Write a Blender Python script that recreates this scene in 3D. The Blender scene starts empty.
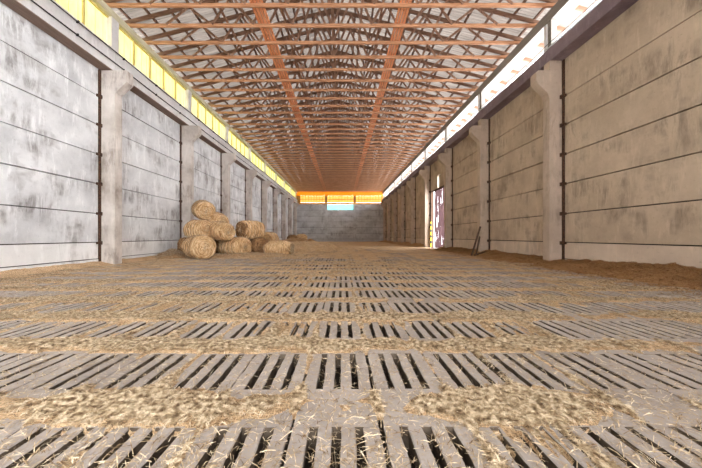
import bpy, math, random
import numpy as np
from mathutils import Vector, Matrix

C = bpy.context.scene.collection
scn = bpy.context.scene
rnd = random.Random(7)
PI = math.pi

# ---------------------------------------------------------------- camera, sky, light, exposure
F_PX, VPX, VPY, EYE = 295.0, 342.0, 236.0, 1.18
cam_d = bpy.data.cameras.new('camera')
cam = bpy.data.objects.new('camera', cam_d); C.objects.link(cam)
cam.location = (0, 0, EYE); cam.rotation_euler = (PI/2, 0, 0)
cam_d.sensor_width = 36; cam_d.sensor_fit = 'HORIZONTAL'
cam_d.lens = F_PX/702*36
cam_d.shift_x = (351-VPX)/702
cam_d.shift_y = (VPY-234)/702
cam_d.clip_start = .05; cam_d.clip_end = 400
scn.camera = cam

w = bpy.data.worlds.new('overcast_sky'); scn.world = w; w.use_nodes = True
bg = w.node_tree.nodes['Background']
bg.inputs['Color'].default_value = (.95, .97, 1, 1)
_nt = w.node_tree                      # hazy sky, brighter towards the sun side (+x)
_tc = _nt.nodes.new('ShaderNodeTexCoord'); _sp = _nt.nodes.new('ShaderNodeSeparateXYZ'); _mr = _nt.nodes.new('ShaderNodeMapRange')
_nt.links.new(_tc.outputs['Generated'], _sp.inputs[0]); _nt.links.new(_sp.outputs['X'], _mr.inputs[0])
_mr.inputs[1].default_value = -.3; _mr.inputs[2].default_value = 1.0; _mr.inputs[3].default_value = 5.5; _mr.inputs[4].default_value = 19.0
_nt.links.new(_mr.outputs[0], bg.inputs['Strength'])

def area(name, loc, rot, sx, sy, power, color):
    d = bpy.data.lights.new(name, 'AREA'); d.shape = 'RECTANGLE'
    d.size = sx; d.size_y = sy; d.energy = power; d.color = color
    o = bpy.data.objects.new(name, d); C.objects.link(o)
    o.location = loc; o.rotation_euler = rot
    return o
# added fill lamp at the made-up opening behind the camera
area('added_rear_fill', (-.44, -5.6, 2.6), (PI/2, 0, 0), 7.6, 5.0, 130, (1, .96, .93))

vs = scn.view_settings
vs.view_transform = 'Standard'; vs.look = 'None'; vs.gamma = 1; vs.use_curve_mapping = False
vs.exposure = 0.28

# ---------------------------------------------------------------- dimensions
XL, XR, YE, Y0 = -9.84, 8.99, 62.0, -5.0     # walls, end wall, open gable
CX = (XL+.48 + XR-.51)/2                     # middle of the roof
BL, BR = XL+.48, XR-.51                      # inner faces of the eave beams
TC = 10.42                                   # underside of the truss bottom chord
RIDGE = 13.05

# ---------------------------------------------------------------- materials
def mat(name, rough=.85, metal=0, spec=.3):
    m = bpy.data.materials.new(name); m.use_nodes = True
    b = m.node_tree.nodes['Principled BSDF']
    b.inputs['Roughness'].default_value = rough
    b.inputs['Metallic'].default_value = metal
    b.inputs['Specular IOR Level'].default_value = spec
    return m, m.node_tree, b

def nd(nt, t, **kw):
    n = nt.nodes.new(t)
    for k, v in kw.items(): setattr(n, k, v)
    return n

def coords(nt, scale=(1, 1, 1), rot=(0, 0, 0), use='Object'):
    tc = nd(nt, 'ShaderNodeTexCoord'); mp = nd(nt, 'ShaderNodeMapping')
    mp.inputs['Scale'].default_value = scale; mp.inputs['Rotation'].default_value = rot
    if use == 'World':
        g = nd(nt, 'ShaderNodeNewGeometry'); nt.links.new(g.outputs['Position'], mp.inputs['Vector'])
    else:
        nt.links.new(tc.outputs[use], mp.inputs['Vector'])
    return mp.outputs[0]

def noise(nt, vec, scale, detail=5, rough=.6, dist=0):
    n = nd(nt, 'ShaderNodeTexNoise')
    n.inputs['Scale'].default_value = scale; n.inputs['Detail'].default_value = detail
    n.inputs['Roughness'].default_value = rough; n.inputs['Distortion'].default_value = dist
    nt.links.new(vec, n.inputs['Vector'])
    return n.outputs['Fac']

def ramp(nt, fac, stops):
    r = nd(nt, 'ShaderNodeValToRGB')
    while len(r.color_ramp.elements) < len(stops): r.color_ramp.elements.new(.5)
    for e, (p, c) in zip(r.color_ramp.elements, stops):
        e.position = p; e.color = (*c, 1) if len(c) == 3 else c
    nt.links.new(fac, r.inputs[0])
    return r.outputs[0]

def mix(nt, fac, a, b, mode='MIX'):
    m = nd(nt, 'ShaderNodeMix', data_type='RGBA', blend_type=mode)
    for s, v in ((0, fac), (6, a), (7, b)):
        if hasattr(v, 'links') or hasattr(v, 'is_linked'): nt.links.new(v, m.inputs[s])
        elif isinstance(v, (int, float)): m.inputs[s].default_value = v
        else: m.inputs[s].default_value = (*v, 1)
    return m.outputs[2]

def bump(nt, b, h, strength=.3, dist=.02):
    n = nd(nt, 'ShaderNodeBump'); n.inputs['Strength'].default_value = strength
    n.inputs['Distance'].default_value = dist
    nt.links.new(h, n.inputs['Height']); nt.links.new(n.outputs[0], b.inputs['Normal'])

def mapr(nt, fac, a, b_, c=0, d=1):
    m = nd(nt, 'ShaderNodeMapRange'); nt.links.new(fac, m.inputs[0])
    m.inputs[1].default_value = a; m.inputs[2].default_value = b_
    m.inputs[3].default_value = c; m.inputs[4].default_value = d
    return m.outputs[0]

def concrete(name, base, pale, dark, stain=.5, vertical=True, white=0):
    """cast concrete with blotches, streaks running down and mould stains"""
    m, nt, b = mat(name, .9, spec=.2)
    v = coords(nt, use='World')
    vs_ = coords(nt, (1, 1, .22), use='World') if vertical else v
    big = noise(nt, v, .55, 6, .65)
    col = ramp(nt, big, [(.3, base), (.62, pale)])
    st = noise(nt, vs_, 2.6, 8, .75, .4)
    patch = noise(nt, coords(nt, (.5, .5, .8), use='World'), 1.1, 4, .6)
    sm = nd(nt, 'ShaderNodeMath', operation='MULTIPLY')
    nt.links.new(mapr(nt, st, .44, .58), sm.inputs[0]); nt.links.new(mapr(nt, patch, .47, .62), sm.inputs[1])
    s2 = nd(nt, 'ShaderNodeMath', operation='MULTIPLY'); nt.links.new(sm.outputs[0], s2.inputs[0]); s2.inputs[1].default_value = stain
    col = mix(nt, s2.outputs[0], col, dark)
    sp = noise(nt, v, 9, 6, .8)
    col = mix(nt, mapr(nt, sp, .58, .75, 0, .55), col, tuple(c*.45 for c in base))
    if not vertical:        # dust and chaff trodden into the slabs
        ch = noise(nt, v, 30, 6, .85)
        dm = nd(nt, 'ShaderNodeMath', operation='MULTIPLY')
        nt.links.new(mapr(nt, ch, .5, .6), dm.inputs[0]); nt.links.new(mapr(nt, noise(nt, v, 1.7, 4, .7), .4, .62, .15, .8), dm.inputs[1])
        col = mix(nt, dm.outputs[0], col, (.52, .37, .21))
        col = mix(nt, mapr(nt, noise(nt, v, 17, 6, .8), .56, .72, 0, .6), col, (.16, .13, .11))
    wh = noise(nt, vs_, 4.1, 5, .7)
    col = mix(nt, mapr(nt, wh, .55, .8, 0, .5+white), col, tuple(min(1, c*1.3+.05) for c in pale))
    nt.links.new(col, b.inputs['Base Color'])
    bump(nt, b, noise(nt, v, 22, 6, .7), .35, .01)
    return m

M = {}
M['wall_left'] = concrete('pale_grey_concrete', (.48, .48, .49), (.76, .76, .76), (.19, .165, .155), .75, white=.4)
M['plinth_left'] = concrete('whitewashed_concrete', (.72, .71, .70), (.86, .85, .84), (.3, .27, .25), .5)
M['wall_right'] = concrete('beige_concrete', (.42, .325, .24), (.61, .485, .365), (.15, .115, .09), .55)
M['plinth_right'] = concrete('beige_whitewashed_concrete', (.54, .43, .335), (.70, .57, .455), (.3, .25, .2), .4)
M['wall_end'] = concrete('mid_grey_concrete', (.42, .42, .43), (.62, .63, .65), (.17, .16, .16), .6)
M['column_left'] = concrete('grey_column_concrete', (.38, .325, .28), (.66, .60, .55), (.22, .17, .14), .7)
M['column_right'] = concrete('sandy_column_concrete', (.46, .36, .28), (.60, .48, .38), (.22, .17, .13), .5)
M['beam_left'] = concrete('grey_beam_concrete', (.52, .50, .49), (.66, .64, .62), (.3, .27, .25), .4)
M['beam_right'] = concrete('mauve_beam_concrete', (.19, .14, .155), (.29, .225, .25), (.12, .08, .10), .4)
M['slat'] = concrete('worn_floor_concrete', (.29, .25, .225), (.52, .465, .425), (.15, .115, .09), .5, vertical=False)
M['slat_side'], nt, b = mat('dark_brown_concrete', .8)  # slat sides and ends, darker brown than the tops
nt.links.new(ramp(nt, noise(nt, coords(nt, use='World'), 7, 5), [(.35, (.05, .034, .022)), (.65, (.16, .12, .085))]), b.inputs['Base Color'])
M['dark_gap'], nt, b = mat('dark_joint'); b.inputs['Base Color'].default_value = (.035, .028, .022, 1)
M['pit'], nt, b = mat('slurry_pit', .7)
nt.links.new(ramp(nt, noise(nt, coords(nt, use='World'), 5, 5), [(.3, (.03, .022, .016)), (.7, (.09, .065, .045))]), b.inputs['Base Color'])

def straw_mat(name, stops, sc=70, bmp=.8):
    m, nt, b = mat(name, .8, spec=.25)
    a = noise(nt, coords(nt, (1, .13, .5), (0, 0, .5), 'World'), sc, 4, .7)
    c = noise(nt, coords(nt, (.13, 1, .5), (0, 0, -.35), 'World'), sc*.9, 4, .7)
    mx = nd(nt, 'ShaderNodeMath', operation='MAXIMUM'); nt.links.new(a, mx.inputs[0]); nt.links.new(c, mx.inputs[1])
    col = ramp(nt, mx.outputs[0], stops)
    big = noise(nt, coords(nt, use='World'), 1.3, 5, .65)
    col = mix(nt, mapr(nt, big, .4, .65, 0, .75), col, (.68, .60, .52), 'MULTIPLY')
    nt.links.new(col, b.inputs['Base Color'])
    bump(nt, b, mx.outputs[0], bmp, .02)
    return m
M['straw'] = straw_mat('pale_straw', [(.42, (.08, .045, .022)), (.5, (.52, .34, .185)), (.6, (.90, .67, .42))], 150)
M['straw_brown'] = straw_mat('brown_trodden_straw', [(.35, (.14, .065, .025)), (.52, (.40, .22, .095)), (.7, (.66, .43, .21))])
def bale_mat(name, stops):
    m, nt, b = mat(name, .8, spec=.25)
    tc = nd(nt, 'ShaderNodeTexCoord'); sp = nd(nt, 'ShaderNodeSeparateXYZ'); nt.links.new(tc.outputs['Object'], sp.inputs[0])
    def mth(op, a, c=None):
        n = nd(nt, 'ShaderNodeMath', operation=op)
        for i, v in enumerate((a, c)):
            if v is None: continue
            if isinstance(v, (int, float)): n.inputs[i].default_value = v
            else: nt.links.new(v, n.inputs[i])
        return n.outputs[0]
    zc = mth('SUBTRACT', sp.outputs['Z'], .56)
    r = mth('SQRT', mth('ADD', mth('MULTIPLY', sp.outputs['Y'], sp.outputs['Y']), mth('MULTIPLY', zc, zc)))
    an = mth('ARCTAN2', zc, sp.outputs['Y'])
    cb = nd(nt, 'ShaderNodeCombineXYZ')
    nt.links.new(mth('MULTIPLY', sp.outputs['X'], 17.0), cb.inputs[0]); nt.links.new(mth('MULTIPLY', mth('ADD', r, mth('MULTIPLY', an, .02)), 17.0), cb.inputs[1])
    nt.links.new(mth('MULTIPLY', an, 1.2), cb.inputs[2])
    a = noise(nt, cb.outputs[0], 1.0, 6, .75)
    c = noise(nt, coords(nt, (1, 1, 1), use='World'), 26, 4, .7)
    f = mth('ADD', mth('MULTIPLY', a, .82), mth('MULTIPLY', c, .18))
    col = ramp(nt, f, stops)
    col = mix(nt, mapr(nt, noise(nt, coords(nt, use='World'), 2.2, 5, .65), .4, .65, 0, .7), col, (.66, .56, .46), 'MULTIPLY')
    nt.links.new(col, b.inputs['Base Color']); bump(nt, b, f, .8, .03)
    return m
M['bale'] = straw_mat('baled_straw', [(.38, (.28, .14, .05)), (.5, (.66, .43, .21)), (.64, (.90, .68, .41))], 30)
M['bale'] = bale_mat('wound_straw', [(.38, (.26, .125, .04)), (.48, (.70, .44, .21)), (.59, (.97, .78, .52))])
M['bale_dark'] = straw_mat('dark_baled_straw', [(.38, (.06, .03, .015)), (.5, (.28, .15, .065)), (.66, (.55, .34, .16))], 34)
M['bale_dark'] = bale_mat('dark_wound_straw', [(.38, (.05, .025, .012)), (.48, (.25, .135, .06)), (.6, (.52, .32, .16))])  # darker brown version of the wound straw
# single stalks: colour varies from stalk to stalk
M['stalk'], nt, b = mat('straw_stalk', .6, spec=.35)
g = noise(nt, coords(nt, use='World'), 24, 2, .5)
nt.links.new(ramp(nt, g, [(.33, (.17, .10, .05)), (.48, (.50, .37, .22)), (.64, (.86, .72, .52))]), b.inputs['Base Color'])

def wood(name, a, c, sc=(.6, 14, 14)):
    m, nt, b = mat(name, .7, spec=.25)
    n = noise(nt, coords(nt, sc, use='World'), 2.2, 6, .65, .3)
    col = ramp(nt, n, [(.32, a), (.66, c)])
    nt.links.new(col, b.inputs['Base Color']); bump(nt, b, n, .2, .01)
    return m
M['chord'] = wood('orange_brown_timber', (.34, .15, .07), (.66, .35, .195))
M['top_chord'] = wood('brown_timber', (.13, .07, .045), (.27, .15, .095))
M['web'] = wood('dull_brown_timber', (.17, .09, .06), (.40, .24, .16), (8, 8, 1))
M['purlin'] = wood('dark_timber', (.12, .065, .045), (.22, .13, .09), (14, .6, 14))
M['plank'] = wood('orange_plank', (.72, .25, .10), (.95, .44, .22), (14, .5, 14))
M['plate_left'] = wood('yellow_lit_plate_timber', (.40, .36, .24), (.56, .51, .36), (12, .5, 12))  # yellow light from the clerestory put into the plate colour
M['plate_right'] = wood('grey_plate_timber', (.22, .20, .18), (.33, .30, .27), (12, .5, 12))
M['plate_end'] = wood('amber_lit_timber', (.75, .33, .04), (.92, .48, .08), (.5, 12, 12))  # amber light of the glazing put into the timber colour
M['soffit'] = wood('brown_soffit_timber', (.15, .10, .08), (.25, .17, .13), (12, .5, 12))
M['old_wood'] = wood('weathered_dark_timber', (.05, .03, .022), (.14, .09, .065), (6, 6, 2))
M['beige_board'] = wood('beige_board', (.22, .18, .13), (.30, .25, .19), (12, .5, 12))
M['mullion'] = wood('ochre_mullion_timber', (.42, .33, .12), (.60, .48, .20), (8, 8, 1))
M['mullion_end'] = wood('brown_mullion_timber', (.30, .16, .04), (.45, .25, .07), (8, 8, 1))
M['post_white'], nt, b = mat('white_painted_post', .5); b.inputs['Base Color'].default_value = (.75, .76, .78, 1)
M['cable'], nt, b = mat('black_cable', .5); b.inputs['Base Color'].default_value = (.015, .014, .013, 1)
M['rust'], nt, b = mat('rusty_iron', .8)
nt.links.new(ramp(nt, noise(nt, coords(nt, use='World'), 14, 5), [(.35, (.035, .02, .014)), (.7, (.14, .07, .04))]), b.inputs['Base Color'])
M['steel'], nt, b = mat('galvanised_steel', .4, .7); b.inputs['Base Color'].default_value = (.62, .65, .7, 1)

def sheet(name, diff, trans, tw=.6, rough=.6, streak=(1, 1, 1), vary=.25):
    """thin sheet that passes daylight"""
    m = bpy.data.materials.new(name); m.use_nodes = True; nt = m.node_tree
    nt.nodes.clear()
    out = nd(nt, 'ShaderNodeOutputMaterial'); mx = nd(nt, 'ShaderNodeMixShader')
    d = nd(nt, 'ShaderNodeBsdfDiffuse'); t = nd(nt, 'ShaderNodeBsdfTranslucent')
    n = noise(nt, coords(nt, streak, use='World'), 2.0, 5, .6)
    lo = tuple(c*(1-vary) for c in trans)
    nt.links.new(ramp(nt, n, [(.35, lo), (.65, trans)]), t.inputs[0])
    nt.links.new(ramp(nt, n, [(.35, tuple(c*.8 for c in diff)), (.65, diff)]), d.inputs[0])
    mx.inputs[0].default_value = tw
    nt.links.new(d.outputs[0], mx.inputs[1]); nt.links.new(t.outputs[0], mx.inputs[2])
    nt.links.new(mx.outputs[0], out.inputs[0])
    return m
M['roof'] = sheet('thin_corrugated_roof_sheet', (.40, .35, .31), (.12, .102, .088), .5, streak=(.25, 7, .25), vary=.6)
M['roof_green'] = sheet('green_translucent_sheet', (.35, .6, .2), (.26, .62, .12), .6)
M['yellow'] = sheet('yellow_translucent_sheet', (.8, .75, .5), (.86, .78, .46), .85, streak=(1, 2.5, 1), vary=.2)
M['amber'] = sheet('amber_translucent_sheet', (.8, .65, .35), (.66, .42, .17), .8, streak=(2, 1, 1), vary=.3)
M['orange'] = sheet('orange_glow_sheet', (.9, .5, .12), (.62, .29, .03), .65, streak=(2, 1, 1), vary=.2)  # passes light so the end beam shows its lit orange
M['cyan'] = sheet('pale_cyan_translucent_sheet', (.5, .8, .8), (.32, .56, .55), .8, vary=.1)
M['curtain'] = sheet('torn_plastic_film', (.30, .19, .18), (.05, .028, .03), .6, streak=(1, 6, 1.2), vary=.7)
m, nt, b = mat('hazard_paint', .6); M['hazard'] = m
wv = nd(nt, 'ShaderNodeTexWave', wave_type='BANDS', bands_direction='Z'); wv.inputs['Scale'].default_value = .55
nt.links.new(coords(nt, use='World'), wv.inputs['Vector'])
r_ = nd(nt, 'ShaderNodeValToRGB'); r_.color_ramp.interpolation = 'CONSTANT'
r_.color_ramp.elements[0].color = (.02, .02, .02, 1); r_.color_ramp.elements[1].position = .5; r_.color_ramp.elements[1].color = (.85, .62, .03, 1)
nt.links.new(wv.outputs['Fac'], r_.inputs[0]); nt.links.new(r_.outputs[0], b.inputs['Base Color'])

# ---------------------------------------------------------------- mesh helpers
class MB:
    def __init__(s): s.v = []; s.f = []; s.mi = []
    def hexa(s, p, mi=0):
        n = len(s.v); s.v += [tuple(q) for q in p]
        s.f += [tuple(n+i for i in q) for q in ((0, 3, 2, 1), (4, 5, 6, 7), (0, 1, 5, 4), (1, 2, 6, 5), (2, 3, 7, 6), (3, 0, 4, 7))]
        s.mi += [mi]*6
    def box(s, x0, x1, y0, y1, z0, z1, mi=0):
        s.hexa([(x0, y0, z0), (x1, y0, z0), (x1, y1, z0), (x0, y1, z0), (x0, y0, z1), (x1, y0, z1), (x1, y1, z1), (x0, y1, z1)], mi)
    def bar(s, a, b, w, h, up=(0, 1, 0), mi=0):
        """square bar from a to b; w is measured along 'up', h across it"""
        a = Vector(a); b = Vector(b); d = (b-a).normalized(); u = Vector(up)
        u = (u - d*u.dot(d)).normalized()*w/2; t = d.cross(u).normalized()*h/2
        s.hexa([a-u-t, a+u-t, a+u+t, a-u+t, b-u-t, b+u-t, b+u+t, b-u+t], mi)
    def prism(s, poly, y0, y1, mi=0):
        """poly is a list of (x, z), extruded along y"""
        n = len(s.v); k = len(poly)
        s.v += [(x, y0, z) for x, z in poly] + [(x, y1, z) for x, z in poly]
        s.f.append(tuple(range(n, n+k))); s.f.append(tuple(range(n+2*k-1, n+k-1, -1)))
        s.mi += [mi, mi]
        for i in range(k):
            j = (i+1) % k
            s.f.append((n+i, n+k+i, n+k+j, n+j)); s.mi.append(mi)
    def tube(s, pts, r, seg=6, mi=0):
        rings = []
        for i, p in enumerate(pts):
            p = Vector(p); d = Vector(pts[min(i+1, len(pts)-1)])-Vector(pts[max(i-1, 0)]); d.normalize()
            u = d.orthogonal().normalized(); t = d.cross(u)
            if abs(d.y) > .9: u = Vector((1, 0, 0)); t = d.cross(u).normalized()
            n = len(s.v)
            s.v += [tuple(p + (u*math.cos(2*PI*k/seg)+t*math.sin(2*PI*k/seg))*r) for k in range(seg)]
            rings.append(n)
        for a, b in zip(rings, rings[1:]):
            for k in range(seg):
                s.f.append((a+k, a+(k+1) % seg, b+(k+1) % seg, b+k)); s.mi.append(mi)
        s.f.append(tuple(rings[0]+k for k in range(seg))); s.mi.append(mi)
        s.f.append(tuple(rings[-1]+k for k in range(seg))); s.mi.append(mi)
    def mesh(s, name, mats):
        me = bpy.data.meshes.new(name)
        me.from_pydata(s.v, [], s.f)
        for m in (mats if isinstance(mats, (list, tuple)) else [mats]): me.materials.append(m)
        if any(s.mi): me.polygons.foreach_set('material_index', s.mi)
        me.validate(); me.update()
        bm_fix(me)
        return me
    def build(s, name, mats, parent=None, loc=None):
        o = bpy.data.objects.new(name, s.mesh(name, mats)); C.objects.link(o)
        if parent: o.parent = parent
        if loc: o.location = loc
        return o

def bm_fix(me):
    import bmesh
    if len(me.polygons) > 20000: return
    bm = bmesh.new(); bm.from_mesh(me)
    bmesh.ops.recalc_face_normals(bm, faces=bm.faces)
    bm.to_mesh(me); bm.free()

def tag(o, label=None, cat=None, group=None, kind=None):
    if label: o['label'] = label
    if cat: o['category'] = cat
    if group: o['group'] = group
    if kind: o['kind'] = kind
    return o
def struct(o): return tag(o, kind='structure')
def empty(name, loc=(0, 0, 0)):
    o = bpy.data.objects.new(name, None); C.objects.link(o); o.location = loc; o.empty_display_size = .2
    return o
def copy_tree(o, parent=None):
    c = o.copy(); C.objects.link(c)
    if parent: c.parent = parent
    for ch in list(kids.get(o.name, ())):
        copy_tree(ch, c)
    return c
kids = {}
def part(mb, name, mats, root, label=None):
    o = mb.build(name, mats, root); kids.setdefault(root.name, []).append(o)
    if label: o['label'] = label
    return o
ORD = ['first', 'second', 'third', 'fourth', 'fifth', 'sixth', 'seventh', 'eighth', 'ninth', 'tenth', 'eleventh', 'twelfth', 'thirteenth', 'fourteenth']

def ordinal(n):
    if n <= 14: return ORD[n-1]
    big = ['fifteenth', 'sixteenth', 'seventeenth', 'eighteenth', 'nineteenth', 'twentieth']
    if n <= 20: return big[n-15]
    return ('thirtieth' if n == 30 else 'twenty '+ORD[n-21]) if n <= 30 else 'thirty '+ORD[n-31]

# value noise in numpy
_g = np.random.RandomState(3).rand(256, 256)
def vn(x, y):
    xi = np.floor(x).astype(int); yi = np.floor(y).astype(int)
    fx = x-xi; fy = y-yi; fx = fx*fx*(3-2*fx); fy = fy*fy*(3-2*fy)
    a = _g[xi % 256, yi % 256]; b = _g[(xi+1) % 256, yi % 256]; c = _g[xi % 256, (yi+1) % 256]; d = _g[(xi+1) % 256, (yi+1) % 256]
    return (a*(1-fx)+b*fx)*(1-fy)+(c*(1-fx)+d*fx)*fy
def fbm(x, y, o=4):
    t = 0; a = .5; s = 0
    for i in range(o):
        t = t+a*vn(x*2**i+17.3*i, y*2**i+5.1*i); s += a; a *= .55
    return t/s

# ---------------------------------------------------------------- floor of slotted concrete slabs
SLW, XJ = .555, -.311            # slab width, a joint's x
PER, ROW0 = 1.131, 1.822         # row period, far end of a slot row
SLOT = .68
SLEN = 2*PER
YJ = 3.18 - 3*SLEN
wide = {round(XJ+SLW*k, 3): g for k, g in ((3, .075), (4, .03), (-2, .028), (1, .028), (-5, .035), (7, .04), (0, .016), (-8, .04), (10, .04))}
fl = MB()
r = random.Random(11)
kx0 = math.floor((XL-XJ)/SLW)-1; kx1 = math.ceil((XR-XJ)/SLW)+1
nrow = math.ceil((YE+.6-YJ)/SLEN)
def bevelbox(x0, x1, y0, y1, zt, bottom=-.14, tx=.012, wob=0.0, n=1):
    """slat or cross bar: top, chamfer, tapering sides"""
    base = len(fl.v)
    c = .006
    for i in range(n+1):
        y = y0+(y1-y0)*i/n
        jl = r.uniform(-wob, wob); jr = r.uniform(-wob, wob); jz = r.uniform(-wob, wob)*.4
        fl.v += [(x0+tx+jl, y, bottom), (x0+jl, y, zt-c*1.3), (x0+c+jl, y, zt+jz), (x1-c+jr, y, zt+jz), (x1+jr, y, zt-c*1.3), (x1-tx+jr, y, bottom)]
    for i in range(n):
        a = base+6*i
        for k in range(5):
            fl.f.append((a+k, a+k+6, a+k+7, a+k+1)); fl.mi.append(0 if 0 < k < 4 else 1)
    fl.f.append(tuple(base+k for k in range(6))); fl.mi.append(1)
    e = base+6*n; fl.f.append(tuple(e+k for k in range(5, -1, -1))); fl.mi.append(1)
for ky in range(nrow):
    ya = YJ+ky*SLEN; yb = ya+SLEN
    near = ya < 8
    for kx in range(kx0, kx1):
        xa = XJ+kx*SLW; xb = xa+SLW
        ga = wide.get(round(xa, 3), .008); gb = wide.get(round(xb, 3), .008)
        x0 = xa+ga/2; x1 = xb-gb/2
        if x1 < XL-.2 or x0 > XR+.3: continue
        zt = r.uniform(-.005, .005)
        ys = []                    # slot rows of this slab
        k = math.ceil((ya-ROW0)/PER)
        while ROW0+k*PER < yb: ys.append(ROW0+k*PER); k += 1
        wob = .003 if near else 0; nn = 8 if near else 1
        cur = ya+.006
        for e in ys:
            s = e-SLOT
            bevelbox(x0, x1, cur, s, zt, tx=.004, wob=wob, n=3 if near else 1)
            # four slats, three slots
            sw = .052
            edges = [x0]
            for q in (1, 2, 3):
                cxs = xa+SLW*q/4
                edges += [cxs-sw/2, cxs+sw/2]
            edges.append(x1)
            for q in range(4):
                j = r.uniform(-.004, .004)
                bevelbox(edges[2*q]+(j if q else 0), edges[2*q+1]+(j if q < 3 else 0), s-.001, e+.001, zt, wob=wob*1.6, n=nn)
            cur = e
        bevelbox(x0, x1, cur, yb-.006, zt, tx=.004, wob=wob, n=2 if near else 1)
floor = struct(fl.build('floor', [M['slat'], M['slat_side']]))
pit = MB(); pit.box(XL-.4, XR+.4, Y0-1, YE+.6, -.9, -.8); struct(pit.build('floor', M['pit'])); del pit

def joints(x):
    d = np.abs((x-XJ)/SLW-np.round((x-XJ)/SLW))*SLW
    return np.clip(1-d/.05, 0, 1)
def slotzone(y):
    t = ((ROW0-y)/PER) % 1.0            # 0 at the far end of a slot row
    return t < SLOT/PER
def solid_w(y):
    t = ((ROW0-y)/PER) % 1.0; s = SLOT/PER
    c = (s+1)/2; h = (1-s)/2
    return np.clip(1.25-np.abs(t-c)/h*.9, 0, 1)
def in_slot(x, y):
    u = (((x-XJ)/SLW) % 1.0)*4
    q = np.round(u)
    return slotzone(y) & (q > 0) & (q < 4) & (np.abs(u-q) < .19)
def strawmask(x, y):
    n = fbm(x*.8+3, y*.55+9, 5)
    far = np.clip((y-9)/14, 0, 1)
    m = n-.695+.34*solid_w(y)*(1-.6*far)+.19*joints(x)+.34*far+(fbm(x*5+31, y*4+7, 4)-.5)*.34
    m = m+.10*np.clip((np.abs(x+.2)-7.0)/2, 0, 1)-.07*np.clip((4.5-y)/1.5, 0, 1)
    m = m-.16*np.clip((x-4)/3, 0, 1)*np.clip((9-y)/4, 0, 1)
    return m

def grid_obj(name, xs, ys, hf, m, keep, parent=None):
    X, Y = np.meshgrid(xs, ys); Z = hf(X, Y)
    ny, nx = X.shape
    idx = np.arange(nx*ny).reshape(ny, nx)
    q = np.stack([idx[:-1, :-1], idx[:-1, 1:], idx[1:, 1:], idx[1:, :-1]], -1)
    k = keep(X, Y, Z); kq = k[:-1, :-1] | k[:-1, 1:] | k[1:, 1:] | k[1:, :-1]
    q = q[kq]
    used = np.unique(q); remap = np.full(nx*ny, -1); remap[used] = np.arange(len(used))
    V = np.stack([X, Y, Z], -1).reshape(-1, 3)[used]
    me = bpy.data.meshes.new(name)
    me.vertices.add(len(V)); me.vertices.foreach_set('co', V.astype(np.float32).ravel())
    me.loops.add(q.size); me.loops.foreach_set('vertex_index', remap[q].ravel().astype(np.int32))
    me.polygons.add(len(q)); me.polygons.foreach_set('loop_start', np.arange(0, q.size, 4, dtype=np.int32))
    me.polygons.foreach_set('loop_total', np.full(len(q), 4, dtype=np.int32))
    me.update(); me.validate(); me.materials.append(m)
    me.polygons.foreach_set('use_smooth', [True]*len(me.polygons))
    o = bpy.data.objects.new(name, me); C.objects.link(o)
    if parent: o.parent = parent
    return o

def mat_h(X, Y):
    m = strawmask(X, Y)
    h = np.clip(m*.10, -.03, .018)+.0065
    h = h*(1+.0*X)+np.where(m > 0, (vn(X*14, Y*14)-.5)*.012, 0)
    gap = (np.abs(X-(XJ+3*SLW)) < .045) & (Y < 6) & (fbm(Y*2, Y*0+3) < .62)
    return np.where((in_slot(X, Y) & (m < .16)) | gap, -.05, h)
def keepf(X, Y, Z): return Z > .0
litter = empty('straw_litter')
tag(litter, 'loose pale straw scattered in patches over the slotted concrete floor', 'straw', kind='stuff')
def xs_for(y1, step): return np.arange(max(XL+.02, -1.35*y1-1), min(XR-.02, 1.35*y1+1), step)
o = grid_obj('straw_mat', xs_for(4.2, .03), np.arange(1.0, 4.2, .03), mat_h, M['straw'], keepf, litter); o['kind'] = 'stuff'
o = grid_obj('straw_mat', xs_for(20, .06), np.arange(4.2, 12.0, .05), mat_h, M['straw'], keepf, litter); o['kind'] = 'stuff'
o = grid_obj('straw_mat', xs_for(90, .12), np.arange(12.0, YE-.05, .12), mat_h, M['straw'], keepf, litter); o['kind'] = 'stuff'

def stalks(name, P, Lr, Wd, parent, m, seed=1, tilt=.25, lift=.01):
    """P: n x 3 midpoints; each stalk is a bent three sided strip"""
    rs = np.random.RandomState(seed); n = len(P)
    L = rs.uniform(*Lr, n); W = Wd*rs.uniform(.6, 1.4, n)
    a = rs.uniform(0, 2*PI, n); t = rs.normal(0, tilt, n)
    d = np.stack([np.cos(a)*np.cos(t), np.sin(a)*np.cos(t), np.sin(t)], -1)
    s = np.stack([-np.sin(a), np.cos(a), rs.normal(0, .3, n)], -1)*W[:, None]/2
    up = np.array([0, 0, 1.0])
    A = P-d*L[:, None]/2; B = P+d*L[:, None]/2; Mi = P+up*(L*rs.uniform(0, .12, n))[:, None]
    V = np.stack([A-s, A+s, Mi-s, Mi+s+up*W[:, None]*.5, B-s, B+s], 1).reshape(-1, 3)
    V[:, 2] += lift
    b0 = np.arange(n)*6
    q = np.concatenate([np.stack([b0, b0+1, b0+3, b0+2], -1), np.stack([b0+2, b0+3, b0+5, b0+4], -1)], 0)
    me = bpy.data.meshes.new(name)
    me.vertices.add(len(V)); me.vertices.foreach_set('co', V.astype(np.float32).ravel())
    me.loops.add(q.size); me.loops.foreach_set('vertex_index', q.ravel().astype(np.int32))
    me.polygons.add(len(q)); me.polygons.foreach_set('loop_start', np.arange(0, q.size, 4, dtype=np.int32))
    me.polygons.foreach_set('loop_total', np.full(len(q), 4, dtype=np.int32))
    me.update(); me.materials.append(m)
    o = bpy.data.objects.new(name, me); C.objects.link(o); o.parent = parent; o['kind'] = 'stuff'
    return o
rs = np.random.RandomState(5)
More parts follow.
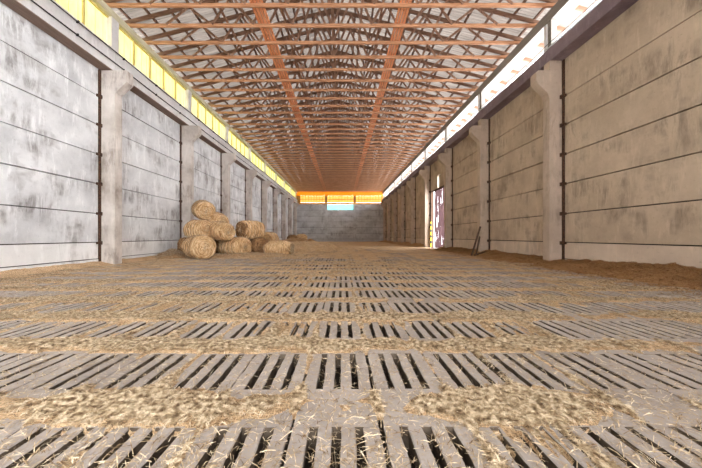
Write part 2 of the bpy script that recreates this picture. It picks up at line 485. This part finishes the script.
def scatter(n, y0, y1, p):
    y = np.exp(rs.uniform(np.log(y0), np.log(y1), n)); x = rs.uniform(-1, 1, n)*(1.3*y+.4)
    ok = (x > XL+.1) & (x < XR-.1); x = x[ok]; y = y[ok]
    m = strawmask(x, y)
    ok = rs.rand(len(x)) < np.clip(.05+m*4+.25*(joints(x) > .2), .02, 1)*p
    ok &= ~(in_slot(x, y) & (rs.rand(len(x)) < .8))
    x = x[ok]; y = y[ok]; z = np.maximum(mat_h(x, y), .004)
    return np.stack([x, y, z], -1)
stalks('straw_stalks', scatter(900000, 1.15, 5, .8), (.03, .10), .0034, litter, M['stalk'], 1, .22, .004)
stalks('straw_stalks', scatter(500000, 5, 14, .9), (.04, .12), .005, litter, M['stalk'], 2, .2, .004)
# stalks that slid into the slots and joints
y = np.exp(rs.uniform(np.log(1.2), np.log(6), 40000)); x = rs.uniform(-1, 1, 40000)*(1.3*y+.4)
ok = in_slot(x, y) & (rs.rand(40000) < .3); x = x[ok]; y = y[ok]
stalks('straw_stalks', np.stack([x, y, rs.uniform(-.16, -.02, len(x))], -1), (.03, .08), .003, litter, M['stalk'], 3, .7, 0)

# ---------------------------------------------------------------- side walls of long concrete panels
JZ = [.0, .26, .93, 2.09, 3.29, 4.48, 5.67, 6.83]
COLS = [6.0*k for k in range(-1, 11)]
def side_wall(name, x, sgn, mw, mp, ztop, door=None):
    mb = MB()
    zs = JZ+[ztop]
    ybs = sorted(set([Y0]+[c for c in COLS if c > Y0]+[YE]))
    for i in range(len(zs)-1):
        for ya, yb in zip(ybs, ybs[1:]):
            if yb-ya < .5: pass
            pl = i < 2
            n = 1
            for k in range(n):
                y0 = ya+(yb-ya)*k/n+.012; y1 = ya+(yb-ya)*(k+1)/n-.012
                z0 = zs[i]+(.018 if i else 0); z1 = zs[i+1]-(.018 if i < len(zs)-2 else 0)
                off = rnd.uniform(-.015, .015)+(.02 if pl and sgn < 0 else 0)
                if door and ya < door[0]+.1 < yb:
                    # doorway between door[0] and door[1], up to door[2]
                    d0, d1, dz = door
                    segs = []
                    if z1 <= dz: segs = [(y0, d0), (d1, y1)]
                    elif z0 < dz: segs = [(y0, d0), (d1, y1)]; 
                    else:
                        segs = [(y0, y1)]
                    if 5.6 < z0 < 6.0: segs = [(y0, 27.2), (27.75, y1)]
                    for a_, b_ in segs:
                        if b_-a_ < .05: continue
                        xs = sorted([x+sgn*off*-1, x+sgn*.16])
                        mb.box(xs[0], xs[1], a_, b_, z0, z1, 1 if pl else 0)
                    continue
                xs = sorted([x-sgn*off, x+sgn*.16])
                mb.box(xs[0], xs[1], y0, y1, z0, z1, 1 if pl else 0)
    # dark backing seen in the joints
    xs = sorted([x+sgn*.13, x+sgn*.30])
    if door:
        mb.box(xs[0], xs[1], Y0, door[0], 0, ztop, 2); mb.box(xs[0], xs[1], door[1], YE, 0, ztop, 2)
        mb.box(xs[0], xs[1], door[0], 27.2, 5.67, ztop, 2); mb.box(xs[0], xs[1], 27.75, door[1], 5.67, ztop, 2)
        mb.box(xs[0], xs[1], 27.2, 27.75, 6.83, ztop, 2)
    else:
        mb.box(xs[0], xs[1], Y0, YE, 0, ztop, 2)
    return struct(mb.build(name, [mw, mp, M['dark_gap']]))
side_wall('wall_left', XL, -1, M['wall_left'], M['plinth_left'], 7.94)
side_wall('wall_right', XR, 1, M['wall_right'], M['plinth_right'], 8.34, door=(25.4, 29.75, 5.67))

# end wall: horizontal panels between two posts
mb = MB()
for (xa, xb) in ((XL-.3, -3.62), (-3.08, 2.42), (2.96, XR+.3)):
    zs = [0, .55, 1.75, 2.95, 4.15, 5.35, 6.6, 7.85]
    for z0, z1 in zip(zs, zs[1:]):
        if xa == -3.08 and z0 == 6.6: continue
        o_ = rnd.uniform(-.01, .01)
        mb.box(xa+.01, xb-.01, YE+o_, YE+.2, z0+(.02 if z0 else 0), z1-.02)
for xp in (-3.35, 2.69): mb.box(xp-.27, xp+.27, YE-.12, YE+.25, 0, 7.85)
mb.box(XL-.3, XR+.3, YE+.15, YE+.3, 0, 6.6, 1)
mb.box(XL-.3, -3.08, YE+.15, YE+.3, 6.6, 7.85, 1); mb.box(2.42, XR+.3, YE+.15, YE+.3, 6.6, 7.85, 1)
struct(mb.build('wall_end', [M['wall_end'], M['dark_gap']]))
# unseen rear wall behind the camera; its wide opening is added to let light in
mb = MB()
mb.box(XL-.3, -4.4, Y0-.25, Y0-.05, 0, 8.0); mb.box(3.5, XR+.3, Y0-.25, Y0-.05, 0, 8.0); mb.box(-4.4, 3.5, Y0-.25, Y0-.05, 5.3, 8.0)
mb.prism([(XL-.3, 9.6), (XR+.3, 9.6), (XR+.3, 10.5), (CX, RIDGE+.1), (XL-.3, 10.5)], Y0-.25, Y0-.05)
struct(mb.build('wall_rear', M['wall_end']))
# upper gable behind the last truss
mb = MB(); mb.prism([(XL-.3, 10.5), (XR+.3, 10.5), (CX, RIDGE+.1)], YE+.05, YE+.2)
struct(mb.build('wall_end', M['web']))

# window in the end wall: pale cyan sheet
win = empty('window_1', (0, YE+.05, 6.6)); struct(win)
mb = MB(); mb.box(-3.07, 2.41, 0, .02, 0, 1.22); part(mb, 'pane', M['cyan'], win)
mb = MB()
for z in (0, 1.17): mb.box(-3.08, 2.42, -.05, .06, z, z+.05)
part(mb, 'window_frame', M['mullion_end'], win)
# amber glazing band above the end wall
band = empty('window_2', (0, YE, 7.85)); struct(band)
for xa, xb in ((-8.8, -3.55), (-3.15, 2.49), (2.89, 8.3)):
    mb = MB(); mb.box(xa, xb, .04, .06, .35, 1.75); part(mb, 'pane', M['amber'], band)
    mb = MB(); n = 9
    for i in range(n+1):
        x = xa+(xb-xa)*i/n; mb.box(x-.06, x+.06, -.03, .035, .3, 1.8)
    mb.box(xa, xb, -.02, .03, .98, 1.10)
    part(mb, 'mullion', M['mullion_end'], band)
mb = MB()
for x, hw in ((-9.5, .7), (-3.35, .2), (2.69, .2), (8.85, .55)): mb.box(x-hw, x+hw, -.08, .1, .3, 1.8)
part(mb, 'post', M['mullion_end'], band)
mb = MB(); mb.box(XL-.1, XR+.1, -.10, .14, 0, .3); part(mb, 'sill', M['plate_end'], band)
mb = MB(); mb.box(XL+.3, XR-.3, -.06, -.045, 1.75, 2.75); part(mb, 'fascia_glow', M['orange'], band, 'orange end beam, its lit glow given by a translucent sheet')  # translucent sheet added in place of the lit orange beam

# ---------------------------------------------------------------- eave beams
def eave_beam(xw, xi, z0, z1, name, m, label, soffit):
    root = empty(name, (0, 0, z0)); tag(root, label, 'beam')
    a, b = sorted((xw+(.32 if xw > 0 else -.32), xi)); h = z1-z0
    yb = [Y0]+[c+.2 for c in COLS if c > Y0]+[YE]
    mb = MB()
    for ya, yc in zip(yb, yb[1:]):
        if yc-ya > .1: mb.box(a, b, ya+.006, yc-.006, .03, h)
    part(mb, 'beam_segments', m, root)
    mb = MB(); mb.box(a+.004, b-.004, Y0, YE, 0, .029); part(mb, 'soffit_board', soffit, root)
    return root
eave_beam(XL, BL, 7.93, 8.86, 'eave_beam', M['beam_left'], 'grey concrete eave beam with brown underside running on the left columns', M['soffit'])
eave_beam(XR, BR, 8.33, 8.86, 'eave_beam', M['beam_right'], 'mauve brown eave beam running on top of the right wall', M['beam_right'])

def wall_plate(x0, x1, z0, z1, m, label):
    mb = MB(); yb = [Y0]+[c+.2 for c in COLS if c > Y0]+[YE]
    for ya, yc in zip(yb, yb[1:]):
        if yc-ya > .1: mb.box(x0, x1, ya+.004, yc-.004, z0, z1)
    return tag(mb.build('wall_plate', m), label, 'beam')
wall_plate(BL-.30, BL, 10.12, 10.41, M['plate_left'], 'yellowish timber plate above the left clerestory carrying the truss ends')
wall_plate(BR, BR+.30, 9.98, 10.41, M['plate_right'], 'grey timber plate above the bright right clerestory carrying the truss ends')

mb = MB()
k = 0
for ya in np.arange(Y0, YE, 3.0):
    mb.box(BR+.31, BR+.62, ya+.004, min(ya+2.996, YE), 10.06, 10.10)
tag(mb.build('eave_board', M['beige_board']), 'beige board lining the eave outside the open right clerestory', 'board')
# clerestory posts over the columns
for side, lab in ((-1, 'left'), (1, 'right')):
    for i, yc in enumerate(COLS[3:]):
        root = empty('clerestory_post', (0, yc+.2, 8.86))
        mb = MB()
        if side < 0:
            mb.box(BL-.26, BL-.01, -.2, .2, 0, 1.26); part(mb, 'post', M['beam_left'], root)
        else:
            mb.box(BR+.02, BR+.24, -.22, .0, 0, 1.12); part(mb, 'post', M['plate_right'], root)
            mb = MB(); mb.box(BR+.02, BR+.16, .05, .22, 0, 1.12); part(mb, 'white_batten', M['post_white'], root, 'white painted batten')
        if side < 0: l = 'grey post in the yellow left clerestory, %s from the camera' % ORD[i]
        else: l = 'grey post with white batten in the open right clerestory, %s from the camera' % ORD[i]
        tag(root, l, 'post', 'clerestory posts on the %s side' % lab)

# left clerestory: yellow translucent sheets with mullions, bay by bay
bays = list(zip([Y0]+[c+.4 for c in COLS[1:]], [c for c in COLS[1:]]+[YE]))
wn = 3
for ya, yb in bays:
    if yb-ya < 1: continue
    wdw = empty('window_%d' % wn, (BL-.22, ya, 8.86)); struct(wdw); wn += 1
    L = yb-ya
    mb = MB(); mb.box(-.006, .006, .02, L-.02, 0, 1.26); part(mb, 'pane', M['yellow'], wdw)
    mb = MB(); n = 5
    for k in range(1, n): y = L*k/n; mb.box(.012, .08, y-.035, y+.035, 0, 1.26)
    mb.box(.01, .09, 0, L, 0, .05); mb.box(.01, .09, 0, L, 1.2, 1.26)
    part(mb, 'mullion', M['mullion'], wdw)
    mb = MB()
    for k in range(n*3):
        y = L*(k+.5)/(n*3); mb.box(.007, .012, y-.006, y+.006, .05, 1.2)
    part(mb, 'seam', M['mullion'], wdw)

# cables along the left beam, conduit along the right one
for z, dx, lab in ((8.28, .05, 'lower black cable slung along the left eave beam'), (8.74, .07, 'upper black cable slung along the left eave beam')):
    mb = MB(); pts = []
    for k in range(0, 226):
        y = Y0+.1+k*.297; pts.append((BL+dx, y, z-.03*math.sin(PI*((y-.2) % 6)/6)))
    mb.tube(pts, .022, 6)
    rt = empty('cable', (0, 0, 0)); tag(rt, lab, 'cable', 'cables on the left eave beam')
    part(mb, 'conductor', M['cable'], rt)
    mb = MB()
    for k in range(1, 31):
        y = Y0+k*2.2
        if y < YE: mb.box(BL, BL+dx+.03, y-.015, y+.015, z-.05, z+.03)
    part(mb, 'clip', M['cable'], rt)['kind'] = 'stuff'
mb = MB(); mb.tube([(BR+.03, y, 8.93+.01*math.sin(y)) for y in np.arange(Y0+.1, YE, .5)], .03, 8)
tag(mb.build('conduit', M['steel']), 'bright metal conduit lying along the top of the right eave beam', 'pipe')
mb = MB(); mb.tube([(BR+.02, y, 9.10-.04*math.sin(PI*(y % 3)/3)) for y in np.arange(Y0+.1, YE, .5)], .012, 6)
tag(mb.build('cable', M['cable']), 'thin black cable stretched across the bright right clerestory', 'cable')

# ---------------------------------------------------------------- columns with corbel heads
def column(side):
    root = empty('concrete_column')
    s = -side            # direction into the hall
    xw = XL if side < 0 else XR
    p = [(0, 0), (.60, 0), (.60, 7.0), (1.08, 7.45), (1.08, 7.93), (0, 7.93)] if side < 0 else \
        [(0, 0), (.55, 0), (.55, 6.75), (.62, 7.0), (.98, 7.35), (1.08, 7.5), (1.08, 7.83), (1.0, 7.93), (0, 7.93)]
    mb = MB(); mb.prism([(s*a, b) for a, b in p], 0, .40)
    o = part(mb, 'shaft', M['column_left'] if side < 0 else M['column_right'], root)
    bv = o.modifiers.new('edge', 'BEVEL'); bv.width = .018; bv.segments = 2; bv.limit_method = 'ANGLE'
    if side > 0:
        mb = MB(); mb.box(min(s*.05, s*.52), max(s*.05, s*.52), .02, .38, 7.93, 8.33); part(mb, 'head_block', M['column_right'], root)
    for z in (.9, 2.08, 3.28, 4.47, 5.66, 6.82):
        mb = MB(); q = s*.02
        mb.box(min(q, q+s*.12), max(q, q+s*.08), -.09, .0, z-.07, z+.07)
        mb.box(min(q, q+s*.05), max(q, q+s*.05), -.22, -.09, z-.05, z+.05)
        part(mb, 'bracket', M['rust'], root, 'rusty iron bracket')
    mb = MB(); mb.box(min(s*.003, s*.05), max(s*.003, s*.05), -.11, -.001, 0, 7.9 if side < 0 else 8.3)
    part(mb, 'joint_filler', M['rust'], root, 'dark crumbling joint strip')
    root.location = (xw, 0, 0)
    return root
for side, lab in ((-1, 'left'), (1, 'right')):
    proto = column(side)
    for i, yc in enumerate(COLS[3:]):
        o = proto if i == 0 else copy_tree(proto)
        o.location.y = yc
        if i == 0: l = 'nearest concrete column on the %s wall, beside the frame edge' % lab
        l = ('%s concrete column from the camera along the %s wall, with corbel head' % (ORD[i] if i else 'nearest', lab))
        if side > 0 and i == 1: l = 'concrete column on the right wall with dark boards leaning at its foot'
        if side > 0 and i == 2: l = 'concrete column on the near side of the tall right doorway'
        if side > 0 and i == 3: l = 'concrete column on the far side of the tall right doorway'
        if side < 0 and i == 1: l = 'second concrete column along the left wall, behind the highest straw bale'
        tag(o, l, 'column', 'concrete columns along the %s wall' % lab)

# ---------------------------------------------------------------- roof trusses
HS, HB = 9.45, 10.3               # half span of the bottom chord, reach of the top chord
SLOPE = (RIDGE-(TC+.20))/HS
def ztop(dx): return RIDGE-abs(dx)*SLOPE
def truss():
    root = empty('roof_truss', (CX, 0, 0))
    mb = MB(); mb.box(-HS, HS, -.04, .04, TC, TC+.14); part(mb, 'bottom_chord', M['chord'], root, 'orange brown bottom chord')
    for s in (-1, 1):
        mb = MB(); mb.bar((0, 0, ztop(0)-.09), (s*HB, 0, ztop(HB)-.09), .07, .16); part(mb, 'top_chord', M['top_chord'], root)
    B = [0, 1.75, 3.5, 5.3]; T = [.9, 2.6, 4.4, 6.3]
    for s in (-1, 1):
        for k in range(4):
            for (bx, tx) in ((B[k], T[k]), (B[k+1] if k < 3 else 7.3, T[k])):
                mb = MB(); off = .05 if (bx < tx) else -.05
                mb.bar((s*bx, off, TC+.1), (s*tx, off, ztop(tx)-.13), .035, .10)
                part(mb, 'web', M['web'], root)
    mb = MB(); mb.box(-.05, .05, -.025, .025, TC+.15, RIDGE-.2); part(mb, 'king_post', M['web'], root)
    mb = MB()
    for s in (-1, 1): mb.prism([(0, RIDGE-.34), (s*.6, RIDGE-.34-.154), (s*.6, ztop(.6)-.17), (0, RIDGE-.17)], -.055, -.042)
    part(mb, 'ridge_gusset', M['top_chord'], root)
    return root
proto = truss()
TY0, TS = 11.91, 1.15
n_t = int((YE-.6-TY0)/TS)+1
for i in range(-3, n_t):
    o = proto if i == -3 else copy_tree(proto)
    o.location.y = TY0+i*TS
    if i < 0: l = 'timber roof truss overhead, %s nearer than the topmost orange beam in view' % ('one bay', 'two bays', 'three bays')[-i-1]
    elif i < 14: l = 'timber roof truss whose orange bottom beam is %s from the top of the photo' % ('the highest,' if i == 0 else ORD[i])
    else:
        b_ = n_t-i
        l = 'distant timber roof truss, the last one before the end wall' if b_ == 1 else 'distant timber roof truss, %s counting back from the end wall' % ordinal(b_)
    tag(o, l, 'roof truss', 'timber roof trusses')

# purlins on the top chords
for s, lab in ((-1, 'left'), (1, 'right')):
    for k in range(12):
        dx = .25+k*.87
        if dx > HB-.05: continue
        z = ztop(dx)
        mb = MB(); x = CX+s*dx
        mb.box(x-.045, x+.045, Y0, YE, z-.012, z+.066)
        l = ('thin dark roof purlin %s of the ridge, %s out from it' % (lab, ORD[k])) if k else 'thin dark roof purlin hugging the ridge on its %s side' % lab
        tag(mb.build('purlin', M['purlin']), l, 'purlin', 'purlins under the roof sheets')

# roof covering: corrugated sheets, ribs running down the slope
rib = .15
ys = np.arange(Y0-.3, YE+.6, rib/2)
V = []; Fc = []; mi = []
zo = np.where(np.arange(len(ys)) % 2 == 0, .0, .04)
cols_x = [-(HB+.25), -(HB-.85), -6.5, -3.2, 0, 3.2, 6.5, HB+.25]
for j, y in enumerate(ys):
    for dx in cols_x: V.append((CX+dx, float(y), ztop(dx)+.085+float(zo[j])))
nc = len(cols_x)
for j in range(len(ys)-1):
    for c in range(nc-1):
        a = j*nc+c
        if c == 0: continue
        Fc.append((a, a+1, a+nc+1, a+nc))
me = bpy.data.meshes.new('ceiling'); me.from_pydata(V, [], Fc); me.materials.append(M['roof']); me.update()
o = bpy.data.objects.new('ceiling', me); C.objects.link(o); struct(o)
Fg = [(j*nc, j*nc+1, (j+1)*nc+1, (j+1)*nc) for j in range(len(ys)-1)]
me = bpy.data.meshes.new('eave_sheet'); me.from_pydata(V, [], Fg); me.materials.append(M['roof_green']); me.update()
o = bpy.data.objects.new('eave_sheet', me); C.objects.link(o)
tag(o, 'green translucent corrugated sheet strip along the left eave of the roof', 'roof sheet')

# lanes of orange planks lying lengthwise on the bottom chords
for x, lab, wd in ((CX-3.0, 'left', .56), (CX+3.0, 'right', .50)):
    root = empty('plank_lane', (x, 0, TC+.155))
    tag(root, 'lane of long orange planks lying on the truss beams %s of the ridge' % lab, 'planks', 'orange plank lanes under the roof')
    for k in range(4):
        mb = MB(); a = -wd/2+wd*k/4
        y = 8.2
        while y < YE-.7:
            e = min(y+rnd.uniform(3.5, 5), YE-.6); dz = rnd.uniform(0, .012)
            mb.box(a+.014, a+wd/4-.014, y, e-.01, dz, dz+.04); y = e
        part(mb, 'plank', M['plank'], root)
# diagonal wind braces between the trusses
for s, lab in ((-1, 'left'), (1, 'right')):
    for dx, hh, w_ in ((1.35, 1.25, 'inner high'), (2.2, .75, 'middle'), (4.85, .62, 'outer low')):
        mb = MB(); x = CX+s*dx; mb.box(x-.05, x+.05, 9.5, YE-.5, TC+hh, TC+hh+.04)
        tag(mb.build('runner_board', M['web']), 'long brown runner board tying the truss webs, %s one %s of the ridge' % (w_, lab), 'board', 'runner boards in the trusses')
for s, lab in ((-1, 'left'), (1, 'right')):
    for k in range(5):
        y = 12+k*9.2
        mb = MB()
        mb.bar((CX+s*5.0, y, ztop(5.0)-.25), (CX+s*1.6, y+4.6, TC+.26), .10, .03)
        w_ = 'nearest pale diagonal brace board' if k == 0 else '%s pale diagonal brace board from the camera' % ORD[k]
        tag(mb.build('brace_board', M['web']), '%s on the %s half of the roof' % (w_, lab), 'brace', 'diagonal braces between trusses')
mb = MB(); mb.box(CX-.06, CX+.06, Y0, YE-.4, RIDGE-.62, RIDGE-.50)
tag(mb.build('ridge_beam', M['top_chord']), 'dark timber beam running lengthwise just under the roof ridge', 'beam')

# ---------------------------------------------------------------- doorway in the right wall
dr = empty('door_1', (XR, 25.4, 0)); struct(dr)
mb = MB()
mb.box(-.03, .2, 0, .08, 0, 5.67); mb.box(-.03, .2, 4.27, 4.35, 0, 5.67); mb.box(-.03, .2, .08, 4.27, 5.55, 5.67)
part(mb, 'door_frame', M['rust'], dr)
cr = empty('plastic_curtain', (XR+.05, 25.5, 0.02))
tag(cr, 'torn reddish translucent plastic curtain hanging in the right doorway', 'curtain')
for k in range(9):
    mb = MB(); y0 = .02+k*.37; n = 12; z1 = 5.5
    rr = random.Random(k)
    base = len(mb.v)
    for i in range(n+1):
        z = .03+(z1-.03)*i/n
        for q in range(5):
            y = y0+.37*q/4+ (rr.uniform(-.03, .03)); x = .03*math.sin(q*1.8+i*.5+k)+rr.uniform(-.01, .01)
            mb.v.append((x, y, z))
    for i in range(n):
        for q in range(4):
            a = i*5+q; mb.f.append((a, a+1, a+6, a+5)); mb.mi.append(0)
    part(mb, 'strip', M['curtain'], cr)
mb = MB(); mb.tube([(0, .0, 5.52), (0, 3.4, 5.52)], .03, 8); part(mb, 'rail', M['rust'], cr)
mb = MB(); mb.box(-.06, .06, -.06, .06, 0, 2.6)
tag(mb.build('hazard_post', M['hazard'], loc=(XR-.05, 29.62, .0)), 'yellow and black striped post at the far edge of the right doorway', 'post')

# boards leaning at the foot of the second right column
for k, (a, b, wd, lab) in enumerate((((7.55, 17.2, .03), (8.38, 17.86, 1.75), .10, 'longest dark board leaning on the second right column'),
                       ((7.95, 17.5, .03), (8.36, 17.9, 1.15), .09, 'shorter dark board leaning beside the longest at the second right column'),
                       ((7.6, 17.0, .06), (8.6, 17.6, .22), .12, 'dark board lying in straw at the foot of second right column'))):
    mb = MB(); mb.bar(a, b, .035, wd)
    tag(mb.build('board', M['old_wood']), lab, 'board', 'dark boards by the second right column')

# ---------------------------------------------------------------- straw drifts along the walls
def drift_r(X, Y):
    d = XR-X
    wdt = 1.25+.9*(fbm(Y*.35+4, Y*0+2)-.3)+.5*(fbm(Y*1.1, Y*0+8)-.5)
    h = np.clip(1-d/wdt, -.1, 1)
    return h*(.28+.34*(fbm(Y*.5, X*.6+3)-.4))+np.where(h > 0, (vn(X*9, Y*9)-.5)*.05+(fbm(X*2.5, Y*2.5)-.5)*.10, -.02)
keepz = lambda X, Y, Z: Z > .004
rt = empty('straw_drift', (0, 0, 0)); tag(rt, 'long brown drift of trodden straw along the foot of the right wall', 'straw', kind='stuff')
gd = lambda name, xs, ys, f, m, p: grid_obj(name, xs, ys, f, m, keepz, p)
o = gd('drift_surface', np.arange(6.3, XR-.005, .05), np.arange(4, 26, .06), drift_r, M['straw_brown'], rt); o['kind'] = 'stuff'
o = gd('drift_surface', np.arange(6.3, XR-.005, .1), np.arange(30, YE, .12), drift_r, M['straw_brown'], rt); o['kind'] = 'stuff'
yy = rs.uniform(4, 25, 26000); xx = XR-.05-np.abs(rs.normal(0, .9, 26000)); k_ = xx > 6.3; xx = xx[k_]; yy = yy[k_]
zz = np.maximum(drift_r(xx, yy), .005)
stalks('drift_stalks', np.stack([xx, yy, zz], -1), (.06, .2), .009, rt, M['straw_brown'], 4, .3, .006)
def drift_l(X, Y):
    d = X-XL
    wdt = .45+.9*(fbm(Y*.4+14, Y*0+2)-.35)
    h = np.clip(1-d/np.maximum(wdt, .1), -.1, 1)
    return h*(.12+.1*fbm(Y*.7, X))+np.where(h > 0, (vn(X*9, Y*9)-.5)*.03, -.02)
rt = empty('straw_drift', (0, 0, 0)); tag(rt, 'low pale fringe of straw along the foot of the left wall', 'straw', kind='stuff')
o = gd('drift_surface', np.arange(XL+.03, -8.6, .05), np.arange(6, YE, .08), drift_l, M['straw'], rt); o['kind'] = 'stuff'

# straw spilled round the bales and the low far heap
def heap(name, cx, cy, rx, ry, h, m, label, seed):
    def f(X, Y):
        d = ((X-cx)/rx)**2+((Y-cy)/ry)**2
        e = 1-d+(fbm(X*1.1+seed, Y*1.1)-.5)*1.1
        return np.where(e > 0, h*np.clip(e, 0, 1)**.8*(.6+.8*fbm(X*2+seed, Y*2))+(vn(X*8, Y*8)-.5)*.05, -.03)
    X0 = max(cx-rx*1.5, XL+.04)
    rt = empty(name, (0, 0, 0)); tag(rt, label, 'straw', kind='stuff')
    st = .05 if cy < 24 else .12
    o = grid_obj('heap_surface', np.arange(X0, cx+rx*1.5, st), np.arange(cy-ry*1.5, cy+ry*1.5, st), f, m, keepz, rt); o['kind'] = 'stuff'
    n = 5000
    x = rs.normal(cx, rx*.7, n); y = rs.normal(cy, ry*.7, n); ok = x > XL+.1; x = x[ok]; y = y[ok]
    stalks('heap_stalks', np.stack([x, y, np.maximum(f(x, y), .005)], -1), (.08, .22), .011, rt, M['stalk'], seed, .3, .006)
heap('straw_heap', -6.0, 17.3, 3.6, 1.3, .16, M['straw'], 'thin spill of loose straw round the feet of the bales', 3)
heap('straw_heap', -9.1, 15.8, .75, .9, .42, M['straw_brown'], 'small brown straw heap between the left wall and nearest bale', 5)
heap('straw_heap', -3.4, 27.0, 3.4, 5.5, .62, M['straw'], 'broad low heap of loose straw behind the right end of the bales', 7)
heap('straw_heap', -5.8, 39.0, 3.0, 4.0, .8, M['straw_brown'], 'far low straw heap round the distant bales on the left', 9)

# ---------------------------------------------------------------- round straw bales
def bale_mesh(seed, R, L, sag, lump, rnd_):
    """axis along x; rounded shoulders, flat sagging belly, wound rings on the ends"""
    rr = random.Random(seed); sg = 56
    prof = []                       # (x along axis, radius)
    h = L/2
    for k in range(10): prof.append((-h+.012*math.sin(k*1.9)+.05*(1-k/9)**.5*.3, R*.9*k/9+.002))
    prof += [(-h+.02, R*.95), (-h+.06, R*.985)]
    for k in range(1, 12): prof.append((-h+.06+(L-.12)*k/12, R*(1+.012*math.sin(k*2.3+seed))))
    prof += [(h-.06, R*.985), (h-.02, R*.95)]
    for k in range(9, -1, -1): prof.append((h-.012*math.sin(k*1.9)-.05*(1-k/9)**.5*.3, R*.9*k/9+.002))
    P = np.array(prof); n = len(P)
    P[:, 1] *= 1-rnd_*np.abs(P[:, 0]/h)**3
    th = np.linspace(0, 2*PI, sg, endpoint=False)
    X = np.repeat(P[:, 0:1], sg, 1); Rr = np.repeat(P[:, 1:2], sg, 1); T = np.repeat(th[None], n, 0)
    big = (fbm(np.cos(T)*1.3+X*1.5+seed*3.1+20, np.sin(T)*1.3+seed+20)-.5)*lump
    fine = (vn(X*13+seed+40, T*9+40)-.5)*.035
    Rr = Rr*(1+big)+fine*(Rr/R)
    X = X+(vn(np.cos(T)*Rr*9+60+seed, np.sin(T)*Rr*9+60)-.5)*.05
    Yc = Rr*np.cos(T)*(1+sag*.45); Zc = Rr*np.sin(T)*(1-sag*.35)
    zmin = -R*(1-sag)
    Zc = np.where(Zc < zmin, zmin+(Zc-zmin)*.12, Zc)
    Zc = Zc-Zc.min()
    V = np.stack([X, Yc, Zc], -1).reshape(-1, 3)
    F = []
    for i in range(n-1):
        for k in range(sg):
            F.append((i*sg+k, i*sg+(k+1) % sg, (i+1)*sg+(k+1) % sg, (i+1)*sg+k))
    F.append(tuple(range(sg-1, -1, -1))); F.append(tuple((n-1)*sg+k for k in range(sg)))
    return V, F, X, Yc, Zc
def bale(seed, x, y, z, yaw, R=.62, L=1.2, sag=.12, lump=.10, roll=0, m='bale', label='', twine=True, loose=900, rn=.06, dark_end=False):
    V, F, X, Y_, Z_ = bale_mesh(seed, R, L, sag, lump, rn)
    root = empty('straw_bale', (x, y, z)); root.rotation_euler = (0, roll, yaw)
    tag(root, label, 'straw bale', 'round straw bales')
    me = bpy.data.meshes.new('roll'); me.from_pydata([tuple(v) for v in V], [], F); me.update(); bm_fix(me)
    me.materials.append(M[m]); me.materials.append(M['bale_dark']); me.polygons.foreach_set('use_smooth', [True]*len(me.polygons))
    if dark_end:
        for p_ in me.polygons:
            if p_.center.x < -L/2+.09+.07*math.sin(p_.center.z*9): p_.material_index = 1  # one end takes the darker straw colour
    o = bpy.data.objects.new('roll', me); C.objects.link(o); o.parent = root
    if twine:
        mb = MB()
        n = X.shape[0]
        for ring in (12, 14, 16, 18, 20):
            pts = [(X[ring, k], Y_[ring, k]*1.008, (Z_[ring, k]-R*.9)*1.008+R*.9) for k in range(0, X.shape[1])]
            mb.tube(pts+[pts[0]], .007, 4)
        t = mb.build('twine', M['cable'] if m == 'bale_dark' else M['old_wood'], root)
    # wound rings on the ends: short stalks lying round the spiral, and fuzz all over
    rs2 = np.random.RandomState(seed); n = loose
    ii = rs2.randint(0, len(F)-2, n)
    Fa = np.array(F[:-2]); cen = V[Fa[ii]].mean(1)
    mid = np.array([0, 0, Z_.max()/2]); out = cen-mid; out /= np.linalg.norm(out, axis=1)[:, None]
    stalks('loose_straw', cen+out*.012, (.07, .22), .009, root, M['stalk'] if m == 'bale' else M['straw_brown'], seed, .9, 0)
    return root
D = math.radians
bale(1, -7.5, 15.5, 0, D(-38), R=.64, L=1.2, sag=.08, label='nearest round straw bale, wound end facing the camera, bottom left of pile', rn=.03)
bale(2, -8.6, 17.0, 0, D(5), R=.60, L=1.2, m='bale_dark', label='dark round bale mostly hidden behind the nearest bale against left wall')
bale(3, -6.5, 17.9, 0, D(-22), R=.65, L=1.6, sag=.22, lump=.14, rn=.14, label='rounded bottom row bale just right of the nearest bale, pale right end')
bale(4, -8.1, 18.9, 0, D(0), R=.6, L=1.2, m='bale_dark', label='dark bale at the back of the bottom row, under the third layer bale')
bale(5, -5.35, 18.85, 0, D(-50), R=.62, L=1.15, sag=.2, rn=.15, m='bale_dark', label='brown bottom row bale under the dark ended bale, right of centre')
bale(6, -3.95, 18.5, 0, D(-12), R=.58, L=1.75, sag=.34, lump=.2, rn=.45, label='slumped bale at the right end of the pile, outermost of bottom row', twine=False, loose=2500)
bale(8, -8.1, 16.75, .98, D(-22), R=.62, L=1.25, sag=.16, rn=.16, lump=.16, label='second layer bale at the far left of the pile above the nearest bale')
bale(9, -7.15, 17.15, .96, D(-28), R=.60, L=1.5, roll=D(5), sag=.2, lump=.16, rn=.2, label='second layer bale in the middle, sloping to a pale right end')
bale(10, -5.85, 18.85, .98, D(52), R=.62, L=1.5, sag=.08, rn=.12, lump=.14, dark_end=True, label='second layer bale with a dark end facing left')
bale(11, -7.95, 18.3, 1.6, D(-30), R=.58, L=1.5, roll=D(10), sag=.12, rn=.2, label='third layer bale just below and right of the topmost bale')
bale(12, -8.42, 17.85, 2.22, D(-48), R=.58, L=1.0, sag=.08, roll=D(14), rn=.1, label='topmost round straw bale of the pile, leaning by the second left column')
bale(13, -5.3, 21.5, .35, D(70), R=.6, L=.9, sag=.1, label='small pale bale end peeping out behind the right part of pile')
bale(14, -6.9, 41.0, .15, D(-60), R=.65, L=1.2, m='bale_dark', label='distant dark bale on the left, left one of far pair', loose=300)
bale(15, -5.7, 41.5, .25, D(-30), R=.65, L=1.2, label='distant pale bale on the left, right one of far pair', loose=300)
